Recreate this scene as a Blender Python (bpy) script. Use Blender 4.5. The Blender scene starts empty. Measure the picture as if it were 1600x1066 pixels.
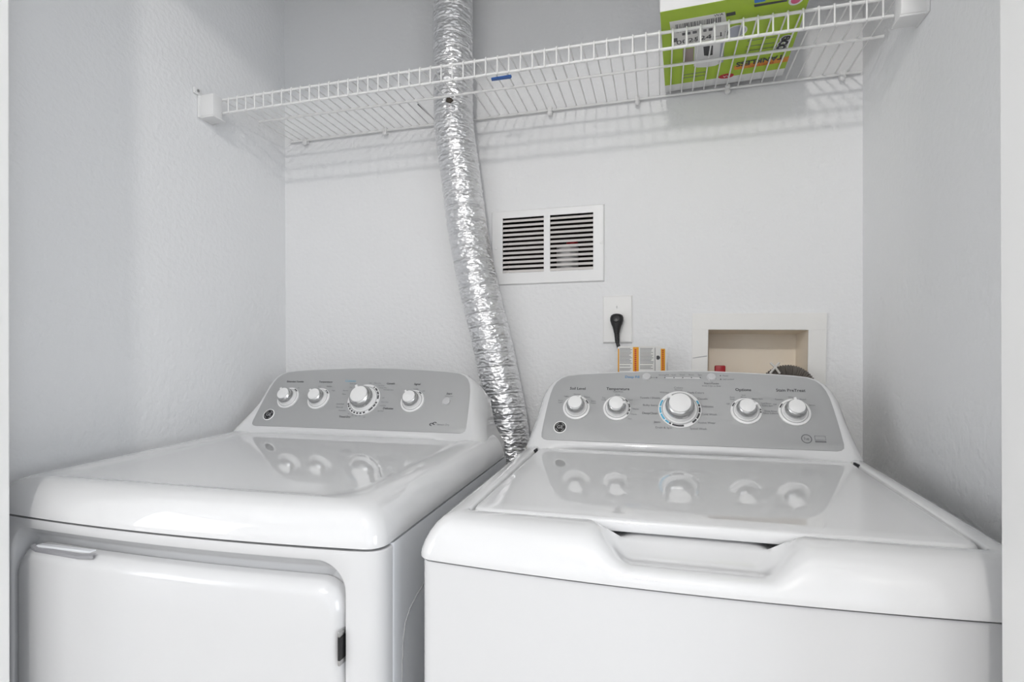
import bpy, bmesh, math, random
from mathutils import Vector, Matrix
random.seed(7)
R = math.radians
scene = bpy.context.scene
col = scene.collection

# ------------------------------------------------------------------ camera, world, lights, exposure
F_PX, YAW, HZ, CAM_H, DW = 848.0, R(15.3), 562.0, 1.15, 1.40      # focal (px of 1600), yaw, horizon row, camera height, back wall
cd = bpy.data.cameras.new('camera'); cam = bpy.data.objects.new('camera', cd); col.objects.link(cam)
cd.sensor_width = 36; cd.lens = 36 * F_PX / 1600; cd.shift_y = (HZ - 533) / 1600; cd.clip_start = .01
cam.location = (0, 0, CAM_H); cam.rotation_euler = (R(90), 0, YAW)
scene.camera = cam

world = bpy.data.worlds.new('world'); scene.world = world; world.use_nodes = True
bg = world.node_tree.nodes['Background']
bg.inputs[0].default_value = (.955, .972, 1, 1); bg.inputs[1].default_value = .62
def area(name, loc, target, size, power, color, shape='DISK'):
    l = bpy.data.lights.new(name, 'AREA'); l.shape = shape; l.size = size; l.energy = power; l.color = color
    o = bpy.data.objects.new(name, l); col.objects.link(o); o.location = loc
    o.rotation_euler = (Vector(target) - Vector(loc)).to_track_quat('-Z', 'Y').to_euler(); return o
lp_ = bpy.data.lights.new('hall_lamp_light', 'POINT'); lp_.energy = 44; lp_.shadow_soft_size = .05; lp_.color = (1, .97, .93)
lo_ = bpy.data.objects.new('hall_lamp_light', lp_); col.objects.link(lo_); lo_.location = (-.12, -.9, 2.33)
area('hall_fill_light', (2.27, -1.3, 1.45), (1.27, -1.3, 1.45), 1.3, 33, (.90, .945, 1), 'SQUARE')  # bluish fill added out of view, brightens the left wall and dryer
area('hall_fill_light', (-2.47, -1.3, 1.45), (-1.47, -1.3, 1.45), 1.3, 20, (.97, .98, 1), 'SQUARE')  # second added fill, lifts the right wall
scene.view_settings.view_transform = 'Standard'; scene.view_settings.look = 'None'
scene.view_settings.exposure = -.17; scene.view_settings.gamma = 1; scene.view_settings.use_curve_mapping = False

# ------------------------------------------------------------------ pixel -> place
CS, SN = math.cos(YAW), math.sin(YAW)
def ray(x, y):
    u = (x - 800) / F_PX; return Vector((-SN + u * CS, CS + u * SN, -(y - HZ) / F_PX))
EYE = Vector((0, 0, CAM_H))
def onY(x, y, Y): r = ray(x, y); return EYE + r * (Y / r.y)
def onX(x, y, X): r = ray(x, y); return EYE + r * (X / r.x)
def onZ(x, y, Z): r = ray(x, y); return EYE + r * ((Z - CAM_H) / r.z)

# ------------------------------------------------------------------ materials
def mat(name, color, rough=.5, metal=0, coat=0, bump=None, var=None, emit=None, spec=.5, cior=1.5):
    m = bpy.data.materials.new(name); m.use_nodes = True; nt = m.node_tree; b = nt.nodes['Principled BSDF']
    b.inputs['Base Color'].default_value = (*color, 1); b.inputs['Roughness'].default_value = rough
    b.inputs['Metallic'].default_value = metal; b.inputs['Coat Weight'].default_value = coat
    b.inputs['Coat Roughness'].default_value = .03; b.inputs['Coat IOR'].default_value = cior; b.inputs['Specular IOR Level'].default_value = spec
    tc = nt.nodes.new('ShaderNodeTexCoord')
    if bump:
        sc, st, dist = bump
        n = nt.nodes.new('ShaderNodeTexNoise'); n.inputs['Scale'].default_value = sc; n.inputs['Detail'].default_value = 3
        bp = nt.nodes.new('ShaderNodeBump'); bp.inputs['Strength'].default_value = st; bp.inputs['Distance'].default_value = dist
        nt.links.new(tc.outputs['Object'], n.inputs['Vector']); nt.links.new(n.outputs['Fac'], bp.inputs['Height'])
        nt.links.new(bp.outputs['Normal'], b.inputs['Normal'])
    if var:
        sc, c2 = var
        n = nt.nodes.new('ShaderNodeTexNoise'); n.inputs['Scale'].default_value = sc; n.inputs['Detail'].default_value = 4
        r = nt.nodes.new('ShaderNodeMix'); r.data_type = 'RGBA'
        r.inputs[6].default_value = (*color, 1); r.inputs[7].default_value = (*c2, 1)
        nt.links.new(tc.outputs['Object'], n.inputs['Vector']); nt.links.new(n.outputs['Fac'], r.inputs[0])
        nt.links.new(r.outputs[2], b.inputs['Base Color'])
    if emit:
        b.inputs['Emission Color'].default_value = (*emit[0], 1); b.inputs['Emission Strength'].default_value = emit[1]
    return m
M = dict(
 wall=mat('wall_paint', (.91, .915, .925), .75, bump=(85, .5, .004), spec=.25),
 ceil=mat('ceiling_paint', (.92, .92, .92), .8, bump=(60, .3, .004)),
 floor=mat('floor_tile', (.62, .60, .57), .45, var=(6, (.55, .53, .5))),
 trim=mat('trim_paint', (.90, .90, .895), .35),
 enamel=mat('white_enamel', (.68, .683, .694), .22, coat=.4),
 plastic=mat('white_plastic', (.735, .738, .747), .05, coat=.7, cior=1.5),
 side=mat('lit_side_enamel', (.90, .92, .95), .3, coat=.3),  # paler, bluer copy of the enamel; bounce light on the dryer side put into colour
 panel=mat('silver_panel', (.43, .435, .44), .42, metal=.12),
 chrome=mat('chrome', (.58, .58, .58), .2, metal=1),
 knobw=mat('knob_white', (.86, .86, .86), .35),
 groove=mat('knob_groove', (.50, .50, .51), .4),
 ink=mat('ink_dark', (.06, .06, .065), .6),
 inkg=mat('ink_grey', (.16, .16, .17), .6),
 blue=mat('ink_blue', (.02, .24, .52), .5),
 cyan=mat('ink_cyan', (.10, .42, .62), .5),
 black=mat('black_plastic', (.012, .012, .013), .35),
 dark=mat('dark_gap', (.03, .03, .035), .8),
 grey=mat('handle_grey', (.34, .34, .36), .4),
 button=mat('button_silver', (.58, .58, .59), .5, metal=.2),
 wire=mat('shelf_coating', (.90, .90, .895), .35),
 clip=mat('shelf_plastic', (.86, .86, .86), .4),
 foil=None,
 grille=mat('grille_paint', (.93, .93, .935), .35),
 slat=mat('slat_paint', (.88, .85, .83), .4),
 cavity=mat('cavity_brown', (.035, .025, .02), .9),
 plate=mat('plate_plastic', (.94, .935, .925), .35),
 boxw=mat('outlet_box_plastic', (.95, .94, .92), .4, var=(14, (.91, .90, .88))),
 cream=mat('box_interior_cream', (.95, .87, .76), .55, var=(18, (.90, .80, .66))),
 red=mat('valve_red', (.42, .005, .012), .4),
 brass=mat('brass', (.6, .45, .2), .35, metal=1),
 hose=mat('hose_grey', (.13, .115, .10), .55),
 hosew=mat('zip_tie', (.72, .70, .66), .5),
 tagw=mat('tag_paper', (.82, .81, .79), .6),
 orange=mat('tag_orange', (.80, .37, .02), .6),
 redink=mat('ink_red', (.55, .03, .04), .6),
 green=mat('carton_green', (.40, .58, .03), .5),
 cartonw=mat('carton_white', (.84, .84, .84), .5),
 cardboard=mat('carton_edge', (.40, .30, .20), .8),
 corange=mat('carton_orange', (.75, .30, .03), .55),
 cgrey=mat('carton_grey', (.45, .47, .55), .5),
 cbrown=mat('carton_brown', (.36, .29, .26), .5),
 cblue=mat('carton_blue', (.05, .22, .62), .5),
 pink=mat('carton_pink', (.75, .12, .25), .5),
 bluep=mat('blue_plastic', (.03, .13, .45), .4),
 steel=mat('hinge_steel', (.5, .5, .5), .3, metal=1),
 pane=mat('window_pane', (.8, .85, .9), .1),
 lampglass=mat('lamp_glass', (.9, .9, .88), .4, emit=((1, .96, .9), 3)),
)
def foil_mat():
    m = bpy.data.materials.new('foil'); m.use_nodes = True; nt = m.node_tree; b = nt.nodes['Principled BSDF']
    b.inputs['Base Color'].default_value = (.86, .86, .87, 1); b.inputs['Metallic'].default_value = .92; b.inputs['Roughness'].default_value = .33
    tc = nt.nodes.new('ShaderNodeTexCoord')
    mp = nt.nodes.new('ShaderNodeMapping'); mp.inputs['Rotation'].default_value = (.5, .7, .3); mp.inputs['Scale'].default_value = (1, 1.0, 1.9)
    v = nt.nodes.new('ShaderNodeTexVoronoi'); v.inputs['Scale'].default_value = 75; v.feature = 'F1'
    n = nt.nodes.new('ShaderNodeTexNoise'); n.inputs['Scale'].default_value = 60; n.inputs['Detail'].default_value = 4
    mx = nt.nodes.new('ShaderNodeMath'); mx.operation = 'MULTIPLY_ADD'; mx.inputs[1].default_value = .55
    bp = nt.nodes.new('ShaderNodeBump'); bp.inputs['Strength'].default_value = .9; bp.inputs['Distance'].default_value = .0050
    L = nt.links.new
    L(tc.outputs['Object'], mp.inputs[0]); L(mp.outputs[0], v.inputs['Vector']); L(mp.outputs[0], n.inputs['Vector'])
    L(v.outputs['Distance'], mx.inputs[0]); L(n.outputs['Fac'], mx.inputs[2]); L(mx.outputs[0], bp.inputs['Height'])
    L(bp.outputs['Normal'], b.inputs['Normal'])
    return m
M['foil'] = foil_mat()

# ------------------------------------------------------------------ helpers
class MB:
    """collects vertices and faces; build() links ONE mesh object"""
    def __init__(s): s.v = []; s.f = []
    def add(s, v, f):
        k = len(s.v); s.v += [tuple(p) for p in v]; s.f += [tuple(i + k for i in q) for q in f]; return s
    def box(s, a, b):
        (x0, y0, z0), (x1, y1, z1) = a, b
        return s.add([(x0,y0,z0),(x1,y0,z0),(x1,y1,z0),(x0,y1,z0),(x0,y0,z1),(x1,y0,z1),(x1,y1,z1),(x0,y1,z1)],
                     [(0,3,2,1),(4,5,6,7),(0,1,5,4),(1,2,6,5),(2,3,7,6),(3,0,4,7)])
    def loft(s, rings, cap0=True, cap1=True, closed=True):
        n = len(rings[0]); v = [p for r in rings for p in r]; f = []
        for k in range(len(rings) - 1):
            for i in range(n if closed else n - 1):
                j = (i + 1) % n; f.append((k*n+i, k*n+j, (k+1)*n+j, (k+1)*n+i))
        if cap0: f.append(tuple(range(n - 1, -1, -1)))
        if cap1: f.append(tuple((len(rings)-1)*n + i for i in range(n)))
        return s.add(v, f)
    def tube(s, path, rad, n=8, caps=True):
        path = [Vector(p) for p in path]; rings = []; ref = None
        for i, p in enumerate(path):
            t = (path[min(i+1, len(path)-1)] - path[max(i-1, 0)]).normalized()
            if ref is None:
                ref = Vector((0, 0, 1)) if abs(t.z) < .9 else Vector((1, 0, 0))
            a = (ref - t * ref.dot(t)).normalized(); ref = a; b = t.cross(a)
            r = rad[i] if isinstance(rad, (list, tuple)) else rad
            rings.append([p + (a * math.cos(q) + b * math.sin(q)) * r for q in [2*math.pi*k/n for k in range(n)]])
        return s.loft(rings, caps, caps)
    def lathe(s, prof, n=40, fr=None):
        """prof: (radius, height); fr maps (x, y, h) to the place"""
        fr = fr or (lambda x, y, h: (x, y, h))
        rings = [[fr(r*math.cos(2*math.pi*k/n), r*math.sin(2*math.pi*k/n), h) for k in range(n)] for r, h in prof]
        return s.loft(rings, True, True)
    def build(s, name, m, parent=None, smooth=None, bevel=0, seg=2):
        me = bpy.data.meshes.new(name); me.from_pydata(s.v, [], s.f)
        bm = bmesh.new(); bm.from_mesh(me)
        if bevel:
            bmesh.ops.bevel(bm, geom=[e for e in bm.edges if e.is_manifold and e.calc_face_angle(0) > .5], offset=bevel, segments=seg, affect='EDGES', profile=.5)
        bmesh.ops.recalc_face_normals(bm, faces=bm.faces); bm.to_mesh(me); bm.free()
        me.materials.append(m)
        if smooth is not None: me.shade_smooth(); me.set_sharp_from_angle(angle=R(smooth))
        return link(name, me, parent)
def link(name, me, parent=None):
    o = bpy.data.objects.new(name, me); col.objects.link(o)
    if parent is not None:
        o.parent = parent; o.matrix_parent_inverse = Matrix.Translation(-parent.location)
    return o
def thing(name, label, cat, loc, group=None):
    o = bpy.data.objects.new(name, None); col.objects.link(o); o.location = loc; o.empty_display_size = .05
    return tag(o, label, cat, group)
def tag(o, label, cat, group=None):
    o['label'] = label; o['category'] = cat
    if group: o['group'] = group
    return o
def struct(o, label=None, cat=None):
    o['kind'] = 'structure'
    if label: o['label'] = label; o['category'] = cat
    return o
def box(name, a, b, m, parent=None, bevel=0, seg=2, smooth=None):
    return MB().box(a, b).build(name, m, parent, bevel=bevel, seg=seg, smooth=(40 if bevel and smooth is None else smooth))
def smoothstep(a, b, x):
    t = max(0, min(1, (x - a) / (b - a))); return t * t * (3 - 2 * t)
def text_geo(s, size, res=2, bold=0):
    c = bpy.data.curves.new('t', 'FONT'); c.body = s; c.size = size; c.align_x = 'CENTER'; c.align_y = 'CENTER'; c.resolution_u = res; c.offset = bold
    o = bpy.data.objects.new('t', c); col.objects.link(o)
    me = bpy.data.meshes.new_from_object(o, depsgraph=bpy.context.evaluated_depsgraph_get())
    v = [p.co.copy() for p in me.vertices]; f = [tuple(p.vertices) for p in me.polygons]
    bpy.data.objects.remove(o); bpy.data.meshes.remove(me); bpy.data.curves.remove(c)
    return v, f

# ------------------------------------------------------------------ the room
XL, XR, ZC = -1.09, .4433, 2.46
def wall_with_holes(name, holes, zt):
    xs = sorted({XL - .12, XR + .12, *[h[0] for h in holes], *[h[1] for h in holes]}); zs = sorted({0, zt, *[h[2] for h in holes], *[h[3] for h in holes]})
    mb = MB(); vid = {}
    inh = lambda x, z: any(h[0] < x < h[1] and h[2] < z < h[3] for h in holes)
    def vx(x, z, y):
        k = (x, z, y)
        if k not in vid: vid[k] = len(mb.v); mb.v.append((x, y, z))
        return vid[k]
    for i in range(len(xs) - 1):
        for j in range(len(zs) - 1):
            if inh((xs[i]+xs[i+1])/2, (zs[j]+zs[j+1])/2): continue
            for y in (DW, DW + .12):
                mb.f.append(tuple(vx(x, z, y) for x, z in ((xs[i],zs[j]),(xs[i+1],zs[j]),(xs[i+1],zs[j+1]),(xs[i],zs[j+1]))))
    for x0, x1, z0, z1 in holes + [(xs[0], xs[-1], 0, zt)]:
        X = [x for x in xs if x0 <= x <= x1]; Z = [z for z in zs if z0 <= z <= z1]
        ed = [((X[i], z), (X[i+1], z)) for i in range(len(X)-1) for z in (z0, z1)] + [((x, Z[i]), (x, Z[i+1])) for i in range(len(Z)-1) for x in (x0, x1)]
        for (a, b), (c, d) in ed: mb.f.append((vx(a,b,DW), vx(c,d,DW), vx(c,d,DW+.12), vx(a,b,DW+.12)))
    return struct(mb.build(name, M['wall']))
GR = (-.425, -.150, 1.370, 1.535)            # hole behind the grille
WB = (.1097, .3285, 1.03, 1.2205)            # hole of the washer supply box
wall_with_holes('wall_back', [GR, (WB[0]-.006, WB[1]+.006, WB[2]-.006, WB[3]+.006)], ZC)
struct(box('floor', (-2.62, -2.72, -.1), (2.42, DW + .12, 0), M['floor']))
struct(box('ceiling', (-2.62, -2.72, ZC), (2.42, DW + .12, ZC + .1), M['ceil']))
# the hall in front of the closet; unseen frames and panes added round the side fill lights
struct(box('wall_hall_back', (-2.62, -2.72, 0), (2.42, -2.6, ZC), M['wall']))
struct(box('wall_hall_right', (2.3, -2.6, 0), (2.42, .44, ZC), M['wall']))
struct(box('wall_hall_left', (-2.62, -2.6, 0), (-2.5, .44, ZC), M['wall']))
for k, (xw, sg) in enumerate(((2.3, -1), (-2.5, 1))):
    wf_ = MB()
    for y0, y1, z0, z1 in ((-2.01, -1.95, .74, 2.16), (-.65, -.59, .74, 2.16), (-1.95, -.65, .74, .80), (-1.95, -.65, 2.10, 2.16)):
        wf_.box((min(xw, xw + sg*.028), y0, z0), (max(xw, xw + sg*.028), y1, z1))
    wo = struct(wf_.build('window_%d' % (k + 1), M['trim'], bevel=.003))
    MB().box((min(xw, xw + sg*.02), -1.95, .80), (max(xw, xw + sg*.02), -.65, 2.10)).build('pane', M['pane'], wo)
# side walls, a hair out of plumb as in the photograph
lean = .011
mb = MB().add([(XL+lean*.5,.44,0),(XL+lean*.5,DW,0),(XL-lean*.7,DW,ZC),(XL-lean*.7,.44,ZC),(XL-.12,.44,0),(XL-.12,DW,0),(XL-.12,DW,ZC),(XL-.12,.44,ZC)],
              [(0,1,2,3),(4,7,6,5),(0,4,5,1),(3,2,6,7),(0,3,7,4),(1,5,6,2)])
struct(mb.build('wall_left', M['wall']))
struct(box('wall_right', (XR, .44, 0), (XR + .12, DW, ZC), M['wall']))
JL, JR, JY0, JY1, HEAD = -.897, .2845, .44, .56, 2.10
wf = MB().box((-2.5, JY0, 0), (JL - .018, JY1, ZC)).box((JR + .018, JY0, 0), (2.3, JY1, ZC)).box((JL - .018, JY0, HEAD + .018), (JR + .018, JY1, ZC))
struct(wf.build('wall_front', M['wall']))
def jamb(name, x0, x1, lx=0):
    mb = MB().add([(x0,JY0-.012,0),(x1,JY0-.012,0),(x1,JY1,0),(x0,JY1,0),(x0+lx,JY0-.012,HEAD),(x1+lx,JY0-.012,HEAD),(x1+lx,JY1,HEAD),(x0+lx,JY1,HEAD)],
                  [(0,3,2,1),(4,5,6,7),(0,1,5,4),(1,2,6,5),(2,3,7,6),(3,0,4,7)])
    struct(mb.build(name, M['trim'], bevel=.002))
jamb('trim_1', JL - .018, JL, -.003); jamb('trim_2', JR, JR + .018, -.006)
struct(box('trim_3', (JL - .018, JY0 - .012, HEAD), (JR + .018, JY1, HEAD + .018), M['trim']))
# hall lamp in front of the closet
lamp = thing('ceiling_light', 'round white flush ceiling light in the hall before the closet', 'ceiling light', (-.12, -.9, ZC))
LF = lambda x, y, h: (-.12 + x, -.9 + y, ZC - h)
MB().lathe([(.155, 0), (.155, .018), (.15, .024), (.05, .024)], 48, LF).build('base', M['trim'], lamp, 35)
MB().lathe([(.135, .024), (.137, .034), (.13, .046), (.09, .054), (.01, .056)], 48, LF).build('diffuser', M['lampglass'], lamp, 60)

# ------------------------------------------------------------------ laundry machines
SL = .037                                     # both tops rise gently to the back
def rrect(x0, x1, y0, y1, r, nf=40, ns=30, nc=8):
    """closed outline, counter-clockwise from front-left: front, right, back, left"""
    P = []
    def arc(cx, cy, a0):
        for k in range(nc + 1):
            a = R(a0 + 90 * k / nc); P.append((cx + r * math.cos(a), cy + r * math.sin(a)))
    for k in range(1, nf): P.append((x0 + r + (x1 - x0 - 2*r) * k / nf, y0))
    arc(x1 - r, y0 + r, -90)
    for k in range(1, ns): P.append((x1, y0 + r + (y1 - y0 - 2*r) * k / ns))
    arc(x1 - r, y1 - r, 0)
    for k in range(1, 10): P.append((x1 - r - (x1 - x0 - 2*r) * k / 10, y1))
    arc(x0 + r, y1 - r, 90)
    for k in range(1, ns): P.append((x0, y1 - r - (y1 - y0 - 2*r) * k / ns))
    arc(x0 + r, y0 + r, 180)
    return P
class Machine:
    def __init__(s, xc, hw, yf, yb, zs, bow): s.xc, s.hw, s.yf, s.yb, s.zs, s.bow = xc, hw, yf, yb, zs, bow
    def zshift(s, y): return SL * (y - s.yf)
    def yb_(s, x, y, k=1):                      # the front bows forward in the middle
        w = max(0, 1 - (y - s.yf) / .12); u = min(1, abs(x - s.xc) / s.hw)
        return y - s.bow * k * w * (1 - u * u)
    def ring(s, ef, es, h, r, k=1, eb=0, nf=40, prof=None):
        out = []
        for x, y in rrect(s.xc - s.hw + es, s.xc + s.hw - es, s.yf + ef, s.yb - eb, r, nf):
            yy = s.yb_(x, y, k); out.append(Vector((x, yy, s.zs + h + s.zshift(yy))))
        return out

# console local frame: x along the width, v up the leaning face, d out of the face
AL = R(33)
def frame(xc, yb, zb):
    return lambda x, v, d=0: Vector((xc + x, yb + v*math.sin(AL) - d*math.cos(AL), zb + v*math.cos(AL) + d*math.sin(AL)))
HALF = [(.0, 0), (.10, 0), (.20, 0), (.262, 0), (.269, .0015), (.2738, .006), (.2748, .014), (.2735, .035), (.2715, .06), (.2690, .085), (.2660, .107),
        (.2620, .123), (.2555, .136), (.2460, .1455), (.2330, .1515), (.2100, .1550), (.17, .1583), (.12, .1612), (.06, .1640), (0, .1652)]
OUT = HALF + [(-x, v) for x, v in HALF[-2:0:-1]]
def normals(P):
    n = len(P); N = []
    for i in range(n):
        a, b = Vector(P[i-1]), Vector(P[(i+1) % n]); t = (b - a).normalized(); N.append(Vector((t.y, -t.x)))
    return N
ON = normals(OUT)
def console(root, xc, yb, zb, fx, fv, fw):
    fr = frame(xc, yb, zb)
    # (side outset, top outset, bottom outset, depth)
    spec = [(0, 0, 0, 0), (.004, .002, .006, 0), (.008, .0035, .010, .002), (.013, .005, .014, .007), (.020, .0055, .020, .018), (.026, .0055, .030, .034), (.030, .0055, .034, .055), (.031, .0055, .034, .075)]
    rings = []
    for k, (so, to, bo, dp) in enumerate(spec):
        rg = []
        for (x, v), n in zip(OUT, ON):
            d2 = dp; ox = n.x * so; ov = n.y * (to if n.y > 0 else bo)
            if v < .07 and k > 1 and abs(x) > .25:
                ox += math.copysign(fx * (1 - v/.07)**2 * min(1, (k-1)/3), x); ov -= fv * max(0, 1 - v/.045) * min(1, (k-1)/3)
                d2 = dp - fw * max(0, 1 - v/.075)**1.5 * min(1, (k-1)/6)
            p = fr(x + ox, v + ov, -d2)
            if k == 0: p = fr(x, v, 0)
            rg.append(p)
        rings.append(rg)
    rings.append([Vector((p.x, max(p.y, 1.222), p.z)) for p in rings[-1]])
    MB().loft(rings, True, True).build('console', M['plastic'], root, 50)
    n = len(OUT)
    MB().loft([[fr(x, v, -.001) for x, v in OUT], [fr(x, v, .0006) for x, v in OUT], [fr(x*.996, .0008 + v*.99, .0012) for x, v in OUT]], True, True).build('control_panel', M['panel'], root, 30)
    return fr
D0 = .0013                                    # panel surface
def knob(root, fr, x, v, r, big, ang, marks, name='knob'):
    """skirt (the knob part) > groove, collar, chrome_ring, cap, pointer, mark"""
    f = lambda a, b, h: fr(x + a, v + b, D0 + h)
    sk = MB().lathe([(r, 0), (r, .0015), (r*.985, .0028), (r*.86, .0036), (r*.84, .003), (r*.80, .003), (r*.78, .0045), (.001, .0045)], 56, f).build(name, M['knobw'], root, 40)
    MB().lathe([(r*.845, .0031), (r*.825, .0037), (r*.805, .0031)], 56, f).build('groove', M['groove'], sk, 60)
    q = r * .615; H = .024 if not big else .028
    MB().lathe([(q*1.18, .0045), (q*1.16, .007), (q*1.08, .0095), (q, .010)], 48, f).build('collar', M['knobw'], sk, 40)
    MB().lathe([(q*1.00, .010), (q*1.08, .0115), (q*1.09, H-.010), (q*1.05, H-.006), (q*.96, H-.0025), (q*.84, H-.0005), (q*.70, H)], 56, f).build('chrome_ring', M['chrome'], sk, 45)
    MB().lathe([(q*.83, H-.002), (q*.83, H+.0008), (q*.80, H+.0022), (q*.6, H+.0030), (.0005, H+.0034)], 48, f).build('cap', M['knobw'], sk, 50)
    a = R(ang); c_, s_ = math.cos(a), math.sin(a); w = .0022 if not big else .003
    pv = [(q*.6, -w), (q*1.06, -w), (q*1.06, w), (q*.6, w)]
    rot = lambda p, h: f(p[0]*c_ - p[1]*s_, p[0]*s_ + p[1]*c_, h)
    MB().loft([[rot(p, H-.008) for p in pv], [rot(p, H+.0022) for p in pv]]).build('pointer', M['knobw'], sk)
    for a0, a1, m in marks:
        pts = []; k = max(2, int(abs(a1 - a0) / 6))
        for rr in (r*.87, r*.955):
            pts.append([f(rr*math.cos(R(a0+(a1-a0)*i/k)), rr*math.sin(R(a0+(a1-a0)*i/k)), .0042 if rr < r*.9 else .0035) for i in range(k+1)])
        MB().loft(pts, False, False, False).build('mark', M[m], sk)
    return sk
def button(root, fr, x, v, r):
    f = lambda a, b, h: fr(x + a, v + b, D0 + h)
    b = MB().lathe([(r, 0), (r, .001), (r*.9, .001), (r*.86, .0028), (r*.7, .0030), (.0005, .0030)], 32, f).build('button', M['button'], root, 40)
    return b
def lettering(root, fr, items, m, name='lettering', bold=0, joined=False):
    mb = MB()
    for s, x, v, size in items:
        V, Fc = text_geo(s, size, bold=bold); mb.add([fr(x + p.x, v + p.y, D0 + .0004) for p in V], Fc)
        if not joined: mb.build(name, m, root); mb = MB()
    if joined: mb.build(name, m, root)['kind'] = 'stuff'
def pfr(yb, zb, xc):                           # pixel -> (x, v) on a console face
    n = Vector((0, -math.cos(AL), math.sin(AL))); P = Vector((0, yb, zb)) - EYE
    def g(x, y):
        r = ray(x, y); p = EYE + r * (P.dot(n) / r.dot(n)); return p.x - xc, (p.y - yb)*math.sin(AL) + (p.z - zb)*math.cos(AL)
    return g
def badge(root, fr, x, v, r):
    f = lambda a, b, h: fr(x + a, v + b, D0 + h)
    b = MB().lathe([(r, 0), (r, .001), (r*.93, .0018), (r*.86, .0018), (r*.85, .001), (.0005, .001)], 36, f).build('badge', M['wire'], root, 40)
    MB().lathe([(r*.85, .0011), (r*.84, .0015), (.0005, .0015)], 36, f).build('badge_disc', M['black'], b, 40)
    mb = MB(); V, Fc = text_geo('GE', r*.78); mb.add([f(p.x, p.y, .0018) for p in V], Fc)
    for k in range(4):
        a0 = R(45 + 90*k)
        pts = [[f(rr*math.cos(a0 + R(t)), rr*math.sin(a0 + R(t)), .0018) for t in range(-26, 27, 13)] for rr in (r*.62, r*.68)]
        mb.loft(pts, False, False, False)
    mb.build('monogram', M['chrome'], b)
def ringmark(root, fr, x, v, r, m, name):
    f = lambda a, b, h: fr(x + a, v + b, D0 + h)
    return MB().loft([[f(rr*math.cos(2*math.pi*k/32), rr*math.sin(2*math.pi*k/32), .0004) for k in range(32)] for rr in (r*.82, r)], False, False).build(name, m, root)

# ---------------------------------------------- washing machine
W = Machine(.042, .329, .606, 1.20, .9085, .018)
wm = thing('washing_machine', 'white top-load washing machine with closed lid, under the outlet and grille', 'washing machine', (.042, .9, 0))
def body_rings(mc, z0, ins, r):
    a = [Vector((p.x, p.y, z0)) for p in mc.ring(ins, ins, 0, r)]
    b = [Vector((p.x, p.y, p.z - .0035)) for p in mc.ring(ins, ins, 0, r)]
    return [a, b]
MB().loft(body_rings(W, .03, .0045, .014)).build('cabinet', M['enamel'], wm, 35)
for sx in (-1, 1):
    for yy in (.68, 1.14):
        MB().lathe([(.018, 0), (.018, .012), (.008, .012), (.008, .04)], 16, lambda x, y, h: (W.xc + sx*.27 + x, yy + y, h)).build('foot', M['black'], wm, 40)
# top cover: profile A all round, profile B in the finger scoop
PA = [(.002, .003, 0), (.0, .0, .0), (.0, .0, .004), (.0006, .001, .009), (.003, .0045, .018), (.007, .010, .028), (.0125, .017, .0375), (.019, .025, .0445), (.027, .033, .0475), (.036, .041, .0485), (.0465, .0475, .0483), (.0490, .0500, .0470), (.0500, .0512, .0440), (.0500, .0515, .022), (.075, .075, .020)]
PB = [(.002, .0), (.0, .0), (.0, .004), (.0, .007), (.0008, .0105), (.0022, .0140), (.0045, .0165), (.008, .0172), (.013, .0160), (.019, .0142), (.027, .0140), (.037, .0175), (.047, .0240), (.058, .0300), (.078, .0310)]
rings = []
SC, SH = .035, .114
for k, (ef, es, h) in enumerate(PA):
    rg = []
    for x, y in rrect(W.xc - W.hw + es, W.xc + W.hw - es, W.yf + ef, W.yb, max(.004, .020 - .25*es), 130):
        hh = h; yy = y
        if abs(y - (W.yf + ef)) < 1e-6:
            t = abs(x - SC) / SH
            low = 1 - smoothstep(.70 - .22*(k/14), 1.04, t)
            if k >= 3:
                yy = y + (PB[k][0] - ef) * low; hh = h + (PB[k][1] - h) * low
        yy2 = W.yb_(x, yy, max(0, 1 - ef/.05)); rg.append(Vector((x, yy2, W.zs + hh + W.zshift(yy2))))
    rings.append(rg)
MB().loft(rings, True, True).build('top_cover', M['plastic'], wm, 50)
# lid
lz = lambda y: W.zs + .0487 + W.zshift(y)
LX0, LX1, LY0, LY1 = -.2345, .3185, .6585, 1.066
rg = []
for e, h in [(.004, -.0150), (.0008, -.0145), (0, -.013), (0, -.006), (.001, -.003), (.003, -.0008), (.007, 0), (.03, 0), (.06, 0)]:
    rg.append([Vector((x, y, lz(y) + h)) for x, y in rrect(LX0 + e, LX1 - e, LY0 + e, LY1 - e, max(.016 - e*.3, .004), 60, 30)])
MB().loft(rg).build('lid', M['plastic'], wm, 40)
for hx_ in (LX0 - .0035, LX1 + .0005):
    box('hinge_slot', (hx_, 1.030, lz(1.03) - .012), (hx_ + .003, 1.052, lz(1.04) + .0006), M['dark'], wm)
wfr = console(wm, .04, 1.08, .987, .014, .030, .02)
g = pfr(1.08, .987, .04)
knob(wm, wfr, -.208, .0745, .0278, False, 52, [(20, 40, 'ink')])
knob(wm, wfr, -.1252, .0750, .0278, False, 3, [(2, 22, 'ink'), (-18, -4, 'ink'), (-36, -24, 'ink'), (34, 50, 'ink')])
bm_ = [(150, 172, 'cyan'), (175, 196, 'cyan'), (199, 220, 'cyan'), (223, 236, 'cyan'), (237, 243, 'ink'), (247, 281, 'ink'), (-52, -36, 'ink'), (-33, -14, 'ink'), (-11, 6, 'ink'), (9, 17, 'ink'), (18, 30, 'cyan')]
knob(wm, wfr, -.0034, .0757, .0408, True, 143, bm_, 'cycle_dial')
knob(wm, wfr, .1179, .0752, .0280, False, 12, [(140, 160, 'ink'), (2, 10, 'ink'), (-10, -2, 'ink')])
knob(wm, wfr, .2019, .0752, .0280, False, 95, [(140, 162, 'ink')])
button(wm, wfr, -.0677, .1506, .0088); button(wm, wfr, .0590, .1512, .0088)
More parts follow.
